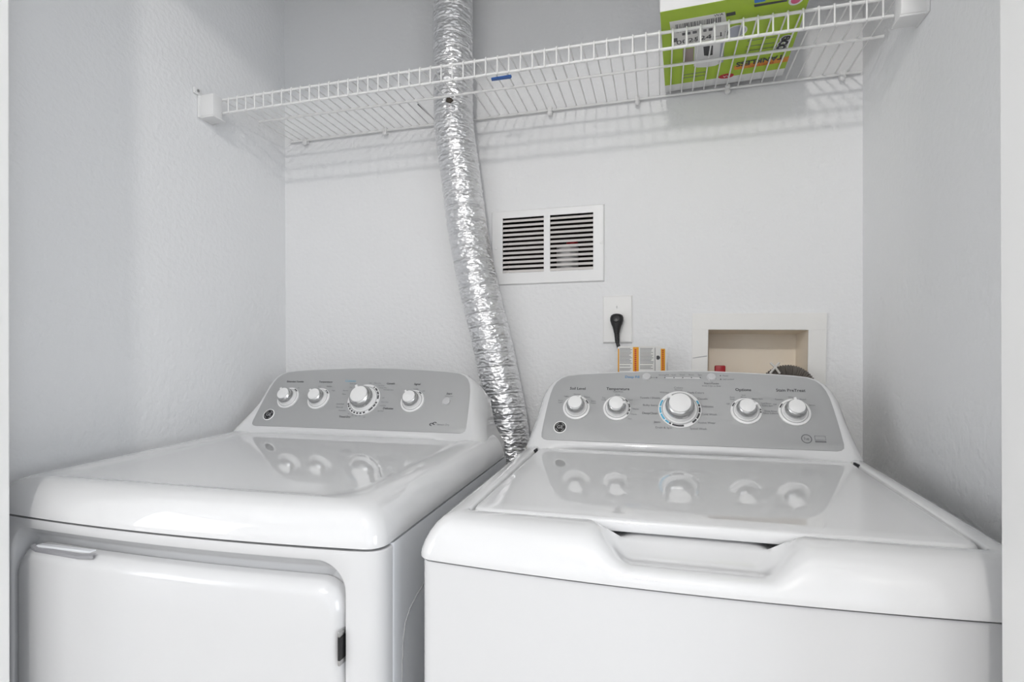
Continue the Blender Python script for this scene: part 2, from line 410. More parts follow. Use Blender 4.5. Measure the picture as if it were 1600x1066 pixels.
badge(wm, wfr, -.2376, .0285, .0135)
def put(items, gg): return [(s, *gg(x, y), sz) for s, x, y, sz in items]
S1, S2, S3 = .0088, .0062, .0046
lettering(wm, wfr, put([('Soil Level', 903, 608, S1), ('Temperature', 965.5, 608.5, S1), ('Options', 1161, 610, S1), ('Stain PreTreat', 1235, 611, S1)], g), M['ink'], 'heading_print', .00012)
lettering(wm, wfr, put([('Cold Rinse', 966, 612.8, S3), ('Sensing/Fill', 1037, 586.7, S3), ('Soak', 1052.6, 586.7, S3), ('Wash', 1066, 586.7, S3), ('Rinse', 1080, 586.7, S3), ('Spin', 1093.5, 586.7, S3),
  ('Start/Pause', 1111.5, 600, S2), ('Hold 3 Sec to Stop', 1111.5, 604, S3), ('Pause', 1133.5, 588, S3), ('Lid Locked', 1138, 593.5, S3),
  ('Whites', 1038, 614, S2), ('Colors', 1060, 606.8, S2), ('Normal', 1060, 610, S3), ('Dark Colors', 1087, 614.5, S2), ('Towels / Sheets', 1015.5, 622.5, S2), ('Casuals', 1097.5, 624, S2),
  ('Bulky Items', 1016, 634, S2), ('Delicates', 1105, 636, S2), ('Cold Wash', 1108, 648.5, S2), ('Jeans', 1027, 660, S2), ('Active Wear', 1104, 661.5, S2), ('Drain & Spin', 1037, 669, S2), ('Speed Wash', 1091, 670.8, S2),
  ('Extra\nLight', 876, 628, S3), ('Light', 885, 620, S3), ('Normal', 902, 617, S3), ('Heavy', 917.5, 621, S3), ('Extra\nHeavy', 927, 629, S3),
  ('Tap\nCold', 943.5, 624, S3), ('Cold', 965, 618, S3), ('Cool', 985, 625.5, S3), ('Warm', 993, 640, S3), ('Warm', 990, 648, S3), ('Hot', 984, 655, S3),
  ('Off', 1137.5, 632, S3), ('Auto\nSoak', 1144, 623, S3), ('2nd\nRinse', 1161.5, 620, S3), ('Extra Spin', 1183.5, 624, S3), ('2nd Rinse\n+ Extra Spin', 1197, 633, S3), ('Deep Rinse\nFabric Softener', 1204, 645, S3),
  ('Off', 1210.5, 633, S3), ('Tomato', 1217, 625, S3), ('Wine', 1236, 621.5, S3), ('Blood', 1254, 625, S3), ('Grass', 1268.5, 634, S3)], g), M['inkg'], 'small_print', joined=True)
lettering(wm, wfr, put([('DeepClean', 1015.5, 646.5, S2*1.08)], g), M['ink'], 'bold_print')
lettering(wm, wfr, put([('Deep Fill', 988, 590, S1*.95)], g), M['blue'], 'blue_print')
lp = MB()
def flat(mb, fr, x0, v0, x1, v1, d=.0004): mb.add([fr(a, b, D0 + d) for a, b in ((x0, v0), (x1, v0), (x1, v1), (x0, v1))], [(0, 1, 2, 3)])
a = g(1039, 591.3); b = g(1094, 591.8); flat(lp, wfr, a[0], a[1] - .0007, b[0], a[1] + .0007)
lp.build('status_line', M['knobw'], wm)
lp = MB()
for px in (1039, 1053, 1066.8, 1080.3, 1094, 1026):
    c = g(px, 591); lp.add([wfr(c[0] + .0013*math.cos(R(60*k)), c[1] + .0013*math.sin(R(60*k)), D0 + .0007) for k in range(6)], [tuple(range(6))])
for px, py in ((1125.5, 588), (1126, 593.7)):
    c = g(px, py); lp.add([wfr(c[0] + .0012*math.cos(R(60*k)), c[1] + .0012*math.sin(R(60*k)), D0 + .0007) for k in range(6)], [tuple(range(6))])
a = g(1017, 590.8); b = g(1026, 590.8); flat(lp, wfr, a[0], a[1] - .0003, b[0], a[1] + .0003)
lp.build('status_dots', M['ink'], wm)['kind'] = 'stuff'
c = g(1260, 686.5); ringmark(wm, wfr, *c, .0090, M['inkg'], 'efficiency_mark'); lettering(wm, wfr, [('he', c[0], c[1], .0095)], M['inkg'], 'efficiency_print')
c = g(1281.5, 687); es = MB(); flat(es, wfr, c[0]-.009, c[1]-.0065, c[0]+.009, c[1]-.0035)
for a, b, cc, d in ((-.009, -.002, .009, -.0014), (-.009, .0058, .009, .0064), (-.009, -.002, -.0084, .0064), (.0084, -.002, .009, .0064)): flat(es, wfr, c[0]+a, c[1]+b, c[0]+cc, c[1]+d)
es.build('energy_mark', M['inkg'], wm)

# ---------------------------------------------- dryer
DR = Machine(-.681, .343, .610, 1.19, .9115, .018)
dr = thing('clothes_dryer', 'white front-load dryer with squarish door, beside the left closet wall', 'dryer', (-.681, .9, 0))
cab = MachineCab = Machine(-.681, .3425, .645, 1.19, .9128, 0)
a = [Vector((p.x, p.y, .03)) for p in cab.ring(0, 0, 0, .004)]; b = [Vector((p.x, p.y, p.z - .0035)) for p in cab.ring(0, 0, 0, .004)]
MB().loft([a, b]).build('cabinet', M['side'], dr, 35)
for sx in (-1, 1):
    for yy in (.70, 1.14):
        MB().lathe([(.018, 0), (.018, .012), (.008, .012), (.008, .04)], 16, lambda x, y, h: (DR.xc + sx*.29 + x, yy + y, h)).build('foot', M['black'], dr, 40)
prof = [(.002, .003, 0), (0, 0, 0), (0, 0, .004), (.0006, .001, .010), (.003, .004, .020), (.007, .009, .031), (.0125, .016, .0405), (.019, .025, .0465), (.027, .036, .0495), (.036, .050, .0502), (.040, .062, .0500), (.045, .072, .0482), (.050, .079, .0470), (.056, .086, .0466), (.075, .11, .0466)]
rings = [DR.ring(ef, es, h, .022 if es < .05 else .022 + (es - .05)*1.6, max(0, 1 - ef/.05), nf=60) for ef, es, h in prof]
MB().loft(rings, True, True).build('top_cover', M['plastic'], dr, 50)
# front panel with the door opening
def rloop(x0, x1, z0, z1, r, n=14, m=24):
    P = []
    def arc(cx, cz, a0):
        for k in range(n + 1):
            t = R(a0 + 90*k/n); P.append((cx + r*math.cos(t), cz + r*math.sin(t)))
    def seg(a, b):
        for k in range(1, m): P.append((a[0] + (b[0]-a[0])*k/m, a[1] + (b[1]-a[1])*k/m))
    seg((x0+r, z0), (x1-r, z0)); arc(x1-r, z0+r, -90); seg((x1, z0+r), (x1, z1-r)); arc(x1-r, z1-r, 0)
    seg((x1-r, z1), (x0+r, z1)); arc(x0+r, z1-r, 90); seg((x0, z1-r), (x0, z0+r)); arc(x0+r, z0+r, 180)
    return P
XA, XB = DR.xc - .3425, DR.xc + .3425
bowy = lambda x: .018 * (1 - min(1, abs(x - DR.xc)/.343)**2)
def floop(x0, x1, z0, z1, r, y, k=1): return [Vector((x, y - k*bowy(x), z)) for x, z in rloop(x0, x1, z0, z1, r)]
OZ = .9075
rg = [floop(XA, XB, .03, OZ, .003, .6445, 0), floop(XA, XB, .03, OZ, .003, .632, .2), floop(XA+.003, XB-.003, .03, OZ, .003, .622, .6), floop(XA+.010, XB-.010, .03, OZ, .003, .6155),
      floop(XA+.020, XB-.020, .03, OZ, .003, .6125), floop(XA+.034, XB-.034, .03, OZ, .003, .6115),
      floop(-.9700, -.3825, .27, .8955, .042, .6105), floop(-.9680, -.3845, .272, .8935, .041, .6120), floop(-.9665, -.3850, .2735, .8920, .0405, .6150),
      floop(-.9650, -.3855, .276, .8800, .040, .6300), floop(-.9630, -.3865, .279, .8740, .039, .6370), floop(-.94, -.41, .30, .85, .035, .6400)]
MB().loft(rg, False, True).build('front_panel', M['enamel'], dr, 45)
# door
dl = lambda x0, x1, z0, z1, r, y: [Vector((x, y - bowy(x), z)) for x, z in rloop(x0, x1, z0, z1, r)]
rg = [dl(-.9585, -.3885, .285, .8655, .040, .636), dl(-.9585, -.3885, .285, .8655, .040, .624), dl(-.9575, -.3895, .286, .8640, .040, .6185), dl(-.9520, -.3950, .291, .8560, .038, .6105),
      dl(-.9480, -.3990, .295, .8525, .036, .6085), dl(-.9430, -.4040, .300, .8480, .034, .6076), dl(-.90, -.45, .35, .80, .03, .6070)]
door = MB().loft(rg).build('door', M['enamel'], dr, 45)
# grey handle pocket in the upper edge of the door
hx0, hx1 = -.925, -.790
hy = lambda x: .6195 - bowy(x)
pts = [(hx0, .0), (hx0+.012, -.0045), (hx1-.030, -.0045), (hx1, .0)]
o_ = [Vector((x, hy(x) - .0075, .8625 + d*.9)) for x, d in pts]; i_ = [Vector((x + (.006 if k < 2 else -.008), hy(x) + .005, .8665 + d*.3)) for k, (x, d) in enumerate(pts)]
pk = MB().loft([o_, [p + Vector((0, 0, .0042)) for p in o_], [p + Vector((0, .006, .0062)) for p in o_]], False, False, False)
pk.build('handle_rim', M['grey'], door, 40)
MB().box((hx0+.006, hy(hx0) - .004, .862), (hx1-.02, hy(hx0) + .006, .8672)).build('handle_pocket', M['side'], door, bevel=.0015)
# hinge in the gap at the right edge of the door
hz_ = onY(534, 1005, .612).z
for z0, z1, m in ((hz_ - .016, hz_ + .016, 'black'), (hz_ - .022, hz_ - .014, 'steel'), (hz_ + .013, hz_ + .021, 'steel')):
    box('hinge', (-.3905, .598, z0), (-.3868, .628, z1), M[m], dr, bevel=.001)
# embossed panel line on the side; grey tube stands in for its shade
MB().tube([(-.3384, y, z) for y, z in ((.78, .822), (.74, .818), (.7162, .8106), (.6935, .8005), (.681, .788), (.6745, .768), (.672, .74), (.6705, .70), (.670, .45), (.68, .40), (.72, .37))], .0008, 6).build('pressed_line_shade', M['groove'], dr, 60)
dfr = console(dr, -.681, 1.10, .99, .034, .050, .062)
g = pfr(1.10, .99, -.681)
knob(dr, dfr, -.2004, .0770, .0285, False, 130, [(42, 66, 'ink')])
knob(dr, dfr, -.1147, .0768, .0285, False, 140, [(30, 46, 'ink'), (50, 58, 'ink')])
ms = [(198, 206, 'ink')] + [(208 + 13*k, 216 + 13*k, 'ink') for k in range(7)] + [(-52, -34, 'ink'), (-31, -20, 'ink'), (-17, -10, 'ink'), (2, 18, 'ink'), (21, 34, 'ink'), (38, 52, 'ink'), (57, 62, 'ink')]
knob(dr, dfr, .0075, .0768, .0410, True, 120, ms, 'cycle_dial')
knob(dr, dfr, .1328, .0757, .0285, False, 130, [(45, 62, 'ink')])
button(dr, dfr, .2159, .0772, .0100)
badge(dr, dfr, -.236, .0302, .0150)
lettering(dr, dfr, put([('Extended Tumble', 462, 597, S2*1.1), ('Temperature', 509.5, 597.5, S2*1.15), ('Casuals', 611, 600, S2*1.15), ('Signal', 652.5, 601, S2*1.2), ('Start', 702.5, 616, S2*1.15), ('Delicates', 607, 639, S2*1.15), ('Timed Dry', 539, 652, S2*1.1)], g), M['ink'], 'heading_print', .00012)
lettering(dr, dfr, put([('Hold to Start', 702, 619.8, S3*.8), ('Off', 579, 599.5, S3), ('More Dry', 590.5, 599.5, S3), ('Less Dry', 596, 603.3, S3), ('Damp Dry', 599, 606.8, S3), ('Wrinkle Care', 607.5, 610, S3), ('Off', 599, 622.5, S3), ('More Dry', 601.5, 629, S3), ('Less Dry', 598.5, 634.5, S3), ('Air Fluff', 595, 643, S3),
  ('Extra Dry', 552.5, 600.2, S3), ('Dry', 549, 606, S3), ('Normal', 540.5, 611, S3), ('More', 538, 616.6, S3), ('Quick Fluff', 532, 632, S3), ('Warm Up', 531, 637, S3), ('Dewrinkle', 535, 642, S3), ('10', 545, 647, S3), ('20', 551, 649.5, S3), ('30', 556.5, 650.5, S3), ('40', 562.5, 650.5, S3), ('60', 569.5, 652.5, S3),
  ('On', 467, 607, S3), ('Low', 500, 604.3, S3), ('Medium', 515, 604.5, S3), ('High', 521.5, 611, S3), ('Louder', 650.5, 608.6, S3), ('Off', 662, 612, S3)], g), M['inkg'], 'small_print', joined=True)
lettering(dr, dfr, put([('Cottons', 548.5, 596, S1)], g), M['cyan'], 'blue_print')
lettering(dr, dfr, put([('Sensor Dry', 693, 664.3, S2)], g), M['inkg'], 'sensor_print')
sb = MB(); c = g(677.5, 663)
for dx in (-.004, .003):
    sb.loft([[dfr(c[0] + dx + k*rr*math.cos(R(t)), c[1] + dx*.4 + .7*k*rr*math.sin(R(t)), D0 + .0005) for t in range(20, 300, 20)] for k in (1,) for rr in (.0028, .0052)], False, False, False)
sb.build('sensor_mark', M['ink'], dr)

# ------------------------------------------------------------------ foil duct
cpts = [onY(x, y, 1.325) for x, y in ((708, -60), (708, 0), (708, 100), (709, 190), (715, 240), (723, 300), (731, 360), (742, 421), (755.5, 480), (770, 540), (782, 600), (790, 640), (797, 700))] + [Vector((-.363, 1.325, .80)), Vector((-.38, 1.325, .60)), Vector((-.44, 1.325, .40)), Vector((-.52, 1.325, .22))]
cpts[0].z = ZC - .0
cpts.insert(1, Vector((-.5217, 1.325, 2.25)))
def catmull(P, step):
    out = []
    for i in range(len(P) - 1):
        p0, p1, p2, p3 = P[max(i-1, 0)], P[i], P[i+1], P[min(i+2, len(P)-1)]
        n = max(2, int((p2 - p1).length / step))
        for k in range(n):
            t = k / n; out.append(.5*((2*p1) + (p2-p0)*t + (2*p0-5*p1+4*p2-p3)*t*t + (3*p1-p0-3*p2+p3)*t**3))
    out.append(P[-1]); return out
path = catmull(cpts, .0022)
from mathutils import noise as mn
duct = MB(); NS = 72; rings = []; s = 0; PITCH = .0345
for i, p in enumerate(path):
    if i: s += (p - path[i-1]).length
    t = (path[min(i+1, len(path)-1)] - path[max(i-1, 0)]).normalized()
    a = (Vector((1, 0, 0)) - t*t.x).normalized(); b = t.cross(a); rg = []
    for k in range(NS):
        q = 2*math.pi*k/NS
        ph = (s / PITCH + q / (2*math.pi)) % 1.0         # one wire winding round the duct
        dd = min(ph, 1 - ph)
        r = .0496 + .0022*math.exp(-(dd/.055)**2) + .0016*math.sin(math.pi*ph) - .0012*math.exp(-((dd-.10)/.03)**2)
        w = p + (a*math.cos(q) + b*math.sin(q))*.05
        am = smoothstep(.03, .16, dd)
        u = Vector((w.x + .55*w.z, w.y - .3*w.z, w.z*1.25 - .5*w.x)) * 62
        r += am*(.0029*(abs(mn.noise(u)) - .25) + .0024*(abs(mn.noise(u*2.1 + Vector((5, 3, 1)))) - .25))
        rg.append(p + (a*math.cos(q) + b*math.sin(q))*r)
    rings.append(rg)
duct.loft(rings, True, True)
dt = tag(duct.build('vent_duct', M['foil'], None, 28), 'crinkled silver foil vent duct passing through the shelf', 'duct')
hp = onY(701, 156, 1.272)
hm = MB(); NP = 11
hm.loft([[(hp.x + rr*(1 + .35*math.sin(3*k + 1))*math.cos(2*math.pi*k/NP), 1.2745 + dy, hp.z + rr*(1 + .3*math.cos(5*k))*math.sin(2*math.pi*k/NP)) for k in range(NP)] for rr, dy in ((.0085, .006), (.0085, -.001), (.004, -.004))])
ho = hm.build('torn_patch', mat('dark_scrap', (.09, .075, .06), .8), dt, 60); ho['label'] = 'small dark torn patch'

# ------------------------------------------------------------------ wire shelf
sh = thing('wire_shelf', 'white wire closet shelf fixed across the closet above the machines', 'shelf', (-.32, DW, 1.80))
ZB, ZM, ZF, ZL = 1.8005, 1.800, 1.7985, 1.7655
YB, YM, YF = 1.391, 1.2495, 1.1175
XA_, XB_ = XL + .016, XR - .006
RR = .0031
def rail(name, x0, x1, y, z):
    return MB().tube([(x0 + (x1-x0)*k/8, y, z) for k in range(9)], RR, 10).build(name, M['wire'], sh, 60)
rail('back_rail', XA_ + .006, XB_, YB, ZB); rail('middle_rail', XL + .032, XR - .01, YM, ZM); rail('front_rail', XA_ + .002, XB_ - .018, YF, ZF); rail('lip_rail', XA_ + .002, XB_ - .018, YF, ZL)
RW = .0017
def wire_mesh(y_back, z_back):
    p = [(0, y_back, z_back + RR + RW - .0008), (0, YM, ZM + RR + RW - .0008), (0, YF + .004, ZF + RR + RW - .0006), (0, YF - .001, ZF + RR + RW - .0008), (0, YF - RR - RW + .0016, ZF + RR - .0002), (0, YF - RR - RW + .0006, ZF), (0, YF - RR - RW + .0006, ZL - RR)]
    mb = MB().tube(p, RW, 6); me = bpy.data.meshes.new('cross_wire'); me.from_pydata(mb.v, [], mb.f); me.materials.append(M['wire']); me.shade_smooth(); me.set_sharp_from_angle(angle=R(60)); return me
wl = wire_mesh(YB + .003, ZB); ws = wire_mesh(YM + .004, ZM)
x = XL + .030; dX = cpts[3].x
while x < XB_ - .006:
    o = link('cross_wire', ws if abs(x - dX) < .058 else wl, sh); o.location = (x, 0, 0)
    x += .0258
pA, pB = onZ(653, 163, ZM + RR + RW), onZ(675.5, 184, ZM + RR + RW)
bw = MB().tube([pA, (pA + pB)/2, pB], .0016, 6).build('bare_wire', M['inkg'], sh, 60); bw['label'] = 'bare dark cut wire'
for k, (px, py) in enumerate(((476, 222), (601, 209), (859, 176), (996, 159), (1137, 140), (1317, 120))):
    cx_ = onY(px, py, 1.385).x
    cl = MB().box((cx_ - .0055, YB - .008, ZB - .010), (cx_ + .0055, DW, ZB + .007)); cl.lathe([(.0065, 0), (.0065, .006), (.004, .009)], 16, lambda a, b, h: (cx_ + a, YB - .006 - h + .004, ZB - .0105 + b))
    cl.build('wall_clip', M['clip'], sh, bevel=.0015)
def bracket(x_w, sgn):
    # plastic end cover on the side wall: a cup with a base flange and an upper screw tab
    X = lambda d: x_w + sgn*d
    def bx(mb, d0, d1, y0, y1, z0, z1): mb.box((min(X(d0), X(d1)), y0, z0), (max(X(d0), X(d1)), y1, z1))
    br = MB(); bx(br, .004, .042, 1.083, 1.113, 1.7470, 1.8005); o = br.build('end_bracket', M['clip'], sh, 40, bevel=.003)
    b2 = MB(); bx(b2, 0, .005, 1.078, 1.128, 1.7430, 1.806); b2.build('bracket_flange', M['clip'], o, 40, bevel=.0015)
    b3 = MB(); bx(b3, .004, .044, 1.083, 1.121, 1.7430, 1.7475); b3.build('bracket_foot', M['clip'], o, 40, bevel=.0015)
    b4 = MB(); bx(b4, 0, .006, 1.064, 1.086, 1.797, 1.8125); b4.build('screw_tab', M['clip'], o, 40, bevel=.002)
    MB().lathe([(.0035, 0), (.0035, .002), (.001, .003)], 14, lambda a, b, h: (X(.006 + h), 1.074 + a, 1.805 + b)).build('screw', M['steel'], o, 40)
bracket(XL - .0035, 1); bracket(XR, -1)

# ------------------------------------------------------------------ carton on the shelf
ZK = ZM + RR + 2*RW + .0018
cq = [onZ(x, y, ZK) for x, y in ((1031, 19), (1046, 146), (1221, 127), (1272, -31))]
c0 = Vector((cq[0].x, cq[0].y, 0)); ang = R(-2.2); CWd, CDp, CHt = .262, .324, .21
ux = Vector((math.cos(ang), math.sin(ang), 0)); uy = Vector((-math.sin(ang), math.cos(ang), 0))
K = lambda a, b, h=0: c0 + ux*a + uy*b + Vector((0, 0, ZK + h))
ct = thing('carton', 'green and white water heater carton lying on the wire shelf', 'box', K(CWd/2, CDp/2))
MB().add([K(a, b, h) for h in (0, CHt) for a, b in ((0, 0), (CWd, 0), (CWd, CDp), (0, CDp))], [(0,3,2,1),(4,5,6,7),(0,1,5,4),(1,2,6,5),(2,3,7,6),(3,0,4,7)]).build('carton_body', M['cartonw'], ct, bevel=.0015)
def kc(px, py):
    p = onZ(px, py, ZK); d = p - c0; d.z = 0; return d.dot(ux), d.dot(uy)
def decal(name, pts, m, h=-.0006, parent=None, pix=True):
    P = [kc(*p) for p in pts] if pix else pts
    P = [(min(max(a, .0005), CWd - .0005), min(max(b, .0005), CDp - .0005)) for a, b in P]
    return MB().loft([[K(a, b, .0002) for a, b in P], [K(a, b, h) for a, b in P]]).build(name, M[m], parent or ct)
gb = kc(1046, 132.8)[1]; gb2 = kc(1230, 105.8)[1]
decal('green_print', [(0, 0), (CWd, 0), (CWd, gb2), (0, gb)], 'green', -.0004, pix=False)
gp = MB().loft([[K(a, -.0004, h) for a, h in ((.155, .002), (CWd - .001, .002), (CWd - .001, CHt - .002), (.155, CHt - .002))], [K(a, .0004, h) for a, h in ((.155, .002), (CWd - .001, .002), (CWd - .001, CHt - .002), (.155, CHt - .002))]]); gp.build('end_print', M['green'], ct)
st = decal('shipping_sticker', [(1046, 34), (1133, 18.5), (1139, 58), (1052, 72)], 'tagw', -.0010)
# bars of the barcode
sa, sb_, sc_, sd = [Vector(kc(*p)) for p in ((1046, 34), (1133, 18.5), (1139, 58), (1052, 72))]
S = lambda u, v: (sa + (sb_ - sa)*u + (sd - sa)*v)
bc = MB(); u = .10
while u < .93:
    w = random.choice((.008, .008, .014, .02)); q = [S(u, .13), S(u + w, .13), S(u + w, .46), S(u, .46)]; bc.add([K(p.x, p.y, -.0013) for p in q], [(0, 1, 2, 3)]); u += w + random.choice((.008, .012, .02))
for u0, u1, v0, v1 in ((.02, .10, .66, .82), (.0, .0, 0, 0), (.30, .95, .86, .875), (.20, .26, .50, .60), (.29, .36, .50, .60), (.40, .48, .50, .60), (.52, .56, .50, .60), (.60, .66, .50, .60), (.70, .78, .50, .60)):
    q = [S(u0, v0), S(u1, v0), S(u1, v1), S(u0, v1)]; bc.add([K(p.x, p.y, -.0013) for p in q], [(0, 1, 2, 3)])
bc.build('barcode', M['inkg'], st)
def ktext(name, s, px, py, size, m, rot, parent, h=-.0012, sx=1, bold=0):
    """lettering on the underside: seen from below; rot 0 reads left to right with its head to the front edge"""
    V, Fc = text_geo(s, size, bold=bold); c = kc(px, py); cr, sr = math.cos(R(rot)), math.sin(R(rot)); mb = MB()
    mb.add([K(c[0] + (p.x*sx*cr - p.y*sr), c[1] - (p.x*sx*sr + p.y*cr), h) for p in V], Fc); return mb.build(name, m, parent)
ktext('sticker_digits', '002524113', 1098, 58.5, .022, M['ink'], 3, st, -.0014, sx=1.05)
ktext('sticker_code', 'WA', 1123, 22.3, .010, M['ink'], 3, st, -.0014)
ktext('product_name', 'TANKLESS', 1187, 94, .026, M['ink'], 183, ct, sx=.80, bold=.0008)
ob = decal('orange_band', [(1147, 103), (1234, 87.5), (1231, 95.5), (1147, 109)], 'corange', -.0008)
ktext('product_kind', 'ELECTRIC', 1189, 100, .012, M['redink'], 183, ct, -.0012)
ktext('brand_print', 'eco', 1226.5, 66, .036, M['ink'], 262, ct, -.0014, bold=.0010)
ktext('brand_outline', 'eco', 1226.5, 66, .036, M['cartonw'], 262, ct, -.0010, bold=.0034)
def kdisc(name, px, py, ra, rb, m, h, parent=None, n=28):
    c = kc(px, py); return MB().loft([[K(c[0] + ra*math.cos(2*math.pi*k/n), c[1] + rb*math.sin(2*math.pi*k/n), hh) for k in range(n)] for hh in (.0002, h)]).build(name, M[m], parent or ct)
lo = kdisc('red_logo', 1134.6, 118.5, .0165, .0105, 'redink', -.0008)
ktext('logo_mark', 'RA', 1134.6, 118.5, .011, M['cartonw'], 183, lo)
kdisc('grey_seal_rim', 1150, 49, .021, .022, 'cartonw', -.0007); kdisc('grey_seal', 1150, 49, .018, .019, 'cgrey', -.0009)
decal('picture_wall', [(1067, 77), (1084, 74), (1083, 98), (1067, 101)], 'cbrown', -.0007)
pc = decal('picture_tank', [(1085, 72), (1131, 66), (1128, 97), (1118, 102), (1104, 104.5), (1090, 105), (1084, 103)], 'cartonw', -.0008)
decal('picture_panel', [(1099, 72.5), (1114, 70.5), (1113.5, 85), (1107, 86.5), (1100, 86)], 'ink', -.0011, pc)
decal('picture_shade', [(1126, 67), (1132, 66), (1130, 96), (1124, 99)], 'cgrey', -.0011, pc)
decal('voltage_tag', [(1134.5, 20.5), (1149, 17.5), (1149.5, 22.5), (1135, 25.5)], 'ink', -.0008)
decal('blue_print_patch', [(1178, -6), (1204, -10), (1195, 1.5), (1179, 4.5)], 'cblue', -.0008)
decal('dark_print_line', [(1178, 7), (1230, -1), (1230, 1.5), (1179, 10.5)], 'ink', -.0008)
kdisc('pink_seal_rim', 1244, -1, .0125, .016, 'cartonw', -.0007); kdisc('pink_seal', 1244, -1, .0085, .011, 'pink', -.0009)
for k, (px, py, L) in enumerate(((1190, 60, 44), (1188, 69, 44), (1186, 76, 44), (1085, 114, 36), (1084, 119, 34))):
    decal('small_print_line', [(px - L/2, py + L*.075), (px + L/2, py - L*.075), (px + L/2, py - L*.075 + .8), (px - L/2, py + L*.075 + .8)], 'inkg', -.0007)
# blue plastic scrap stuck under the wires
BZ = ZM + RR - .0012
bp = [onZ(x, y, BZ) for x, y in ((767.5, 121.5), (798, 116.5), (799.5, 118.5), (798, 120.5), (768.5, 124.5))]
bo = MB().loft([[Vector((p.x, p.y, BZ - .0035)) for p in bp], [Vector((p.x, p.y, BZ)) for p in bp]]).build('plastic_strip', M['bluep'])
tag(bo, 'small blue plastic strip stuck under the wire shelf beside the duct', 'plastic strip')

# ------------------------------------------------------------------ return air grille
gr = thing('air_grille', 'white metal air grille with two banks of louvers, right of the foil duct', 'vent grille', (-.2885, DW, 1.4485))
gx0, gx1, gz0, gz1 = -.4395, -.1375, 1.349, 1.5478
bz0, bz1 = 1.381, 1.5275
B1, B2 = (-.4075, -.2950), (-.2785, -.1660)
fm = MB()
def ring_frame(mb, outer, holes, y0, y1):
    xs = sorted({outer[0], outer[1], *[h[0] for h in holes], *[h[1] for h in holes]}); z0, z1 = holes[0][2], holes[0][3]
    mb.box((outer[0], y0, outer[2]), (outer[1], y1, z0)); mb.box((outer[0], y0, z1), (outer[1], y1, outer[3]))
    e = [outer[0]] + [v for h in holes for v in (h[0], h[1])] + [outer[1]]
    for a, b in zip(e[::2], e[1::2]): mb.box((a, y0, z0), (b, y1, z1))
ring_frame(fm, (gx0 + .003, gx1 - .003, gz0 + .003, gz1 - .003), [(*B1, bz0, bz1), (*B2, bz0, bz1)], DW - .006, DW - .002)
fb = MB().loft([[(x, DW - .0004, z) for x, z in ((gx0, gz0), (gx1, gz0), (gx1, gz1), (gx0, gz1))], [(x, DW - .006, z) for x, z in ((gx0+.003, gz0+.003), (gx1-.003, gz0+.003), (gx1-.003, gz1-.003), (gx0+.003, gz1-.003))]], False, False)
fm.add(fb.v, fb.f); fm.build('grille_frame', M['grille'], gr)
pitch = (bz1 - bz0) / 12
for bx0, bx1 in (B1, B2):
    for k in range(12):
        z = bz0 + pitch*k + .0005
        q = [(DW - .0052, z), (DW - .0060, z + .0004), (DW + .0004, z + .0077), (DW + .0012, z + .0073)]
        MB().loft([[(xx, y, zz) for y, zz in q] for xx in (bx0, bx1)]).build('slat', M['slat'], gr)
for px, py in ((774.5, 388.5), (939, 379)):
    p = onY(px, py, DW - .006)
    MB().lathe([(.0038, 0), (.0036, .0012), (.0012, .002)], 14, lambda a, b, h: (p.x + a, DW - .006 - h, p.z + b)).build('screw', M['grille'], gr, 40)
cv = MB().loft([[(x, y, z) for x, z in ((GR[0], GR[2]), (GR[1], GR[2]), (GR[1], GR[3]), (GR[0], GR[3]))] for y in (DW + .002, DW + .118)], False, True)
cv.build('duct_boot', M['cavity'], gr)
MB().tube([(-.245, DW + .07, z) for z in (1.371, 1.40, 1.43, 1.455)], .030, 20).build('inner_canister', M['clip'], gr, 50)
MB().tube([(-.228, DW + .045, 1.457), (-.228, DW + .045, 1.463)], .016, 16).build('inner_red_cap', M['red'], gr, 50)

# ------------------------------------------------------------------ outlet, plug, tag
ol = thing('wall_outlet', 'white single outlet cover plate holding a black plug', 'outlet', (-.105, DW, 1.252))
MB().loft([[(x, y, z) for x, z in ((-.142+e, 1.192+e), (-.068-e, 1.192+e), (-.068-e, 1.312-e), (-.142+e, 1.312-e))] for e, y in ((0, DW), (0, DW-.003), (.003, DW-.006))], False, True).build('cover_plate', M['plate'], ol, 30)
rc = onY(964.5, 497, DW - .006)
MB().lathe([(.0185, 0), (.0185, .0015), (.017, .0025), (.0005, .0025)], 32, lambda a, b, h: (rc.x + a, DW - .006 - h, rc.z + b)).build('receptacle', M['plate'], ol, 40)
sp = onY(964, 480, DW - .006)
MB().lathe([(.0035, 0), (.0033, .001), (.001, .0016)], 14, lambda a, b, h: (sp.x + a, DW - .006 - h, sp.z + b)).build('screw', M['plate'], ol, 40)
box('screw_slot', (sp.x - .0004, DW - .0078, sp.z - .003), (sp.x + .0004, DW - .0072, sp.z + .003), M['inkg'], ol)
pl = thing('power_plug', 'black round power plug and cord hanging from the white outlet', 'plug', (rc.x, DW - .01, rc.z))
pz = rc.z - .004
def ell(cx, cy, cz, rx, ry, n=20): return [(cx + rx*math.cos(2*math.pi*k/n), cy + ry*math.sin(2*math.pi*k/n), cz) for k in range(n)]
py_ = DW - .022
MB().loft([ell(rc.x, py_, pz + dz, rx, ry) for dz, rx, ry in ((.0135, .004, .004), (.0125, .009, .008), (.009, .0145, .012), (.003, .0165, .0132), (-.004, .0165, .0132), (-.012, .0140, .012), (-.020, .0105, .0105), (-.028, .0085, .009), (-.034, .0075, .008))]).build('plug_body', M['black'], pl, 40)
MB().lathe([(.0100, 0), (.0100, .004), (.0085, .0055), (.0062, .0040), (.0005, .0036)], 24, lambda a, b, h: (rc.x + a, py_ - .0120 - h*.6, pz + .001 + b)).build('plug_face', M['black'], pl, 40)
rings_ = []
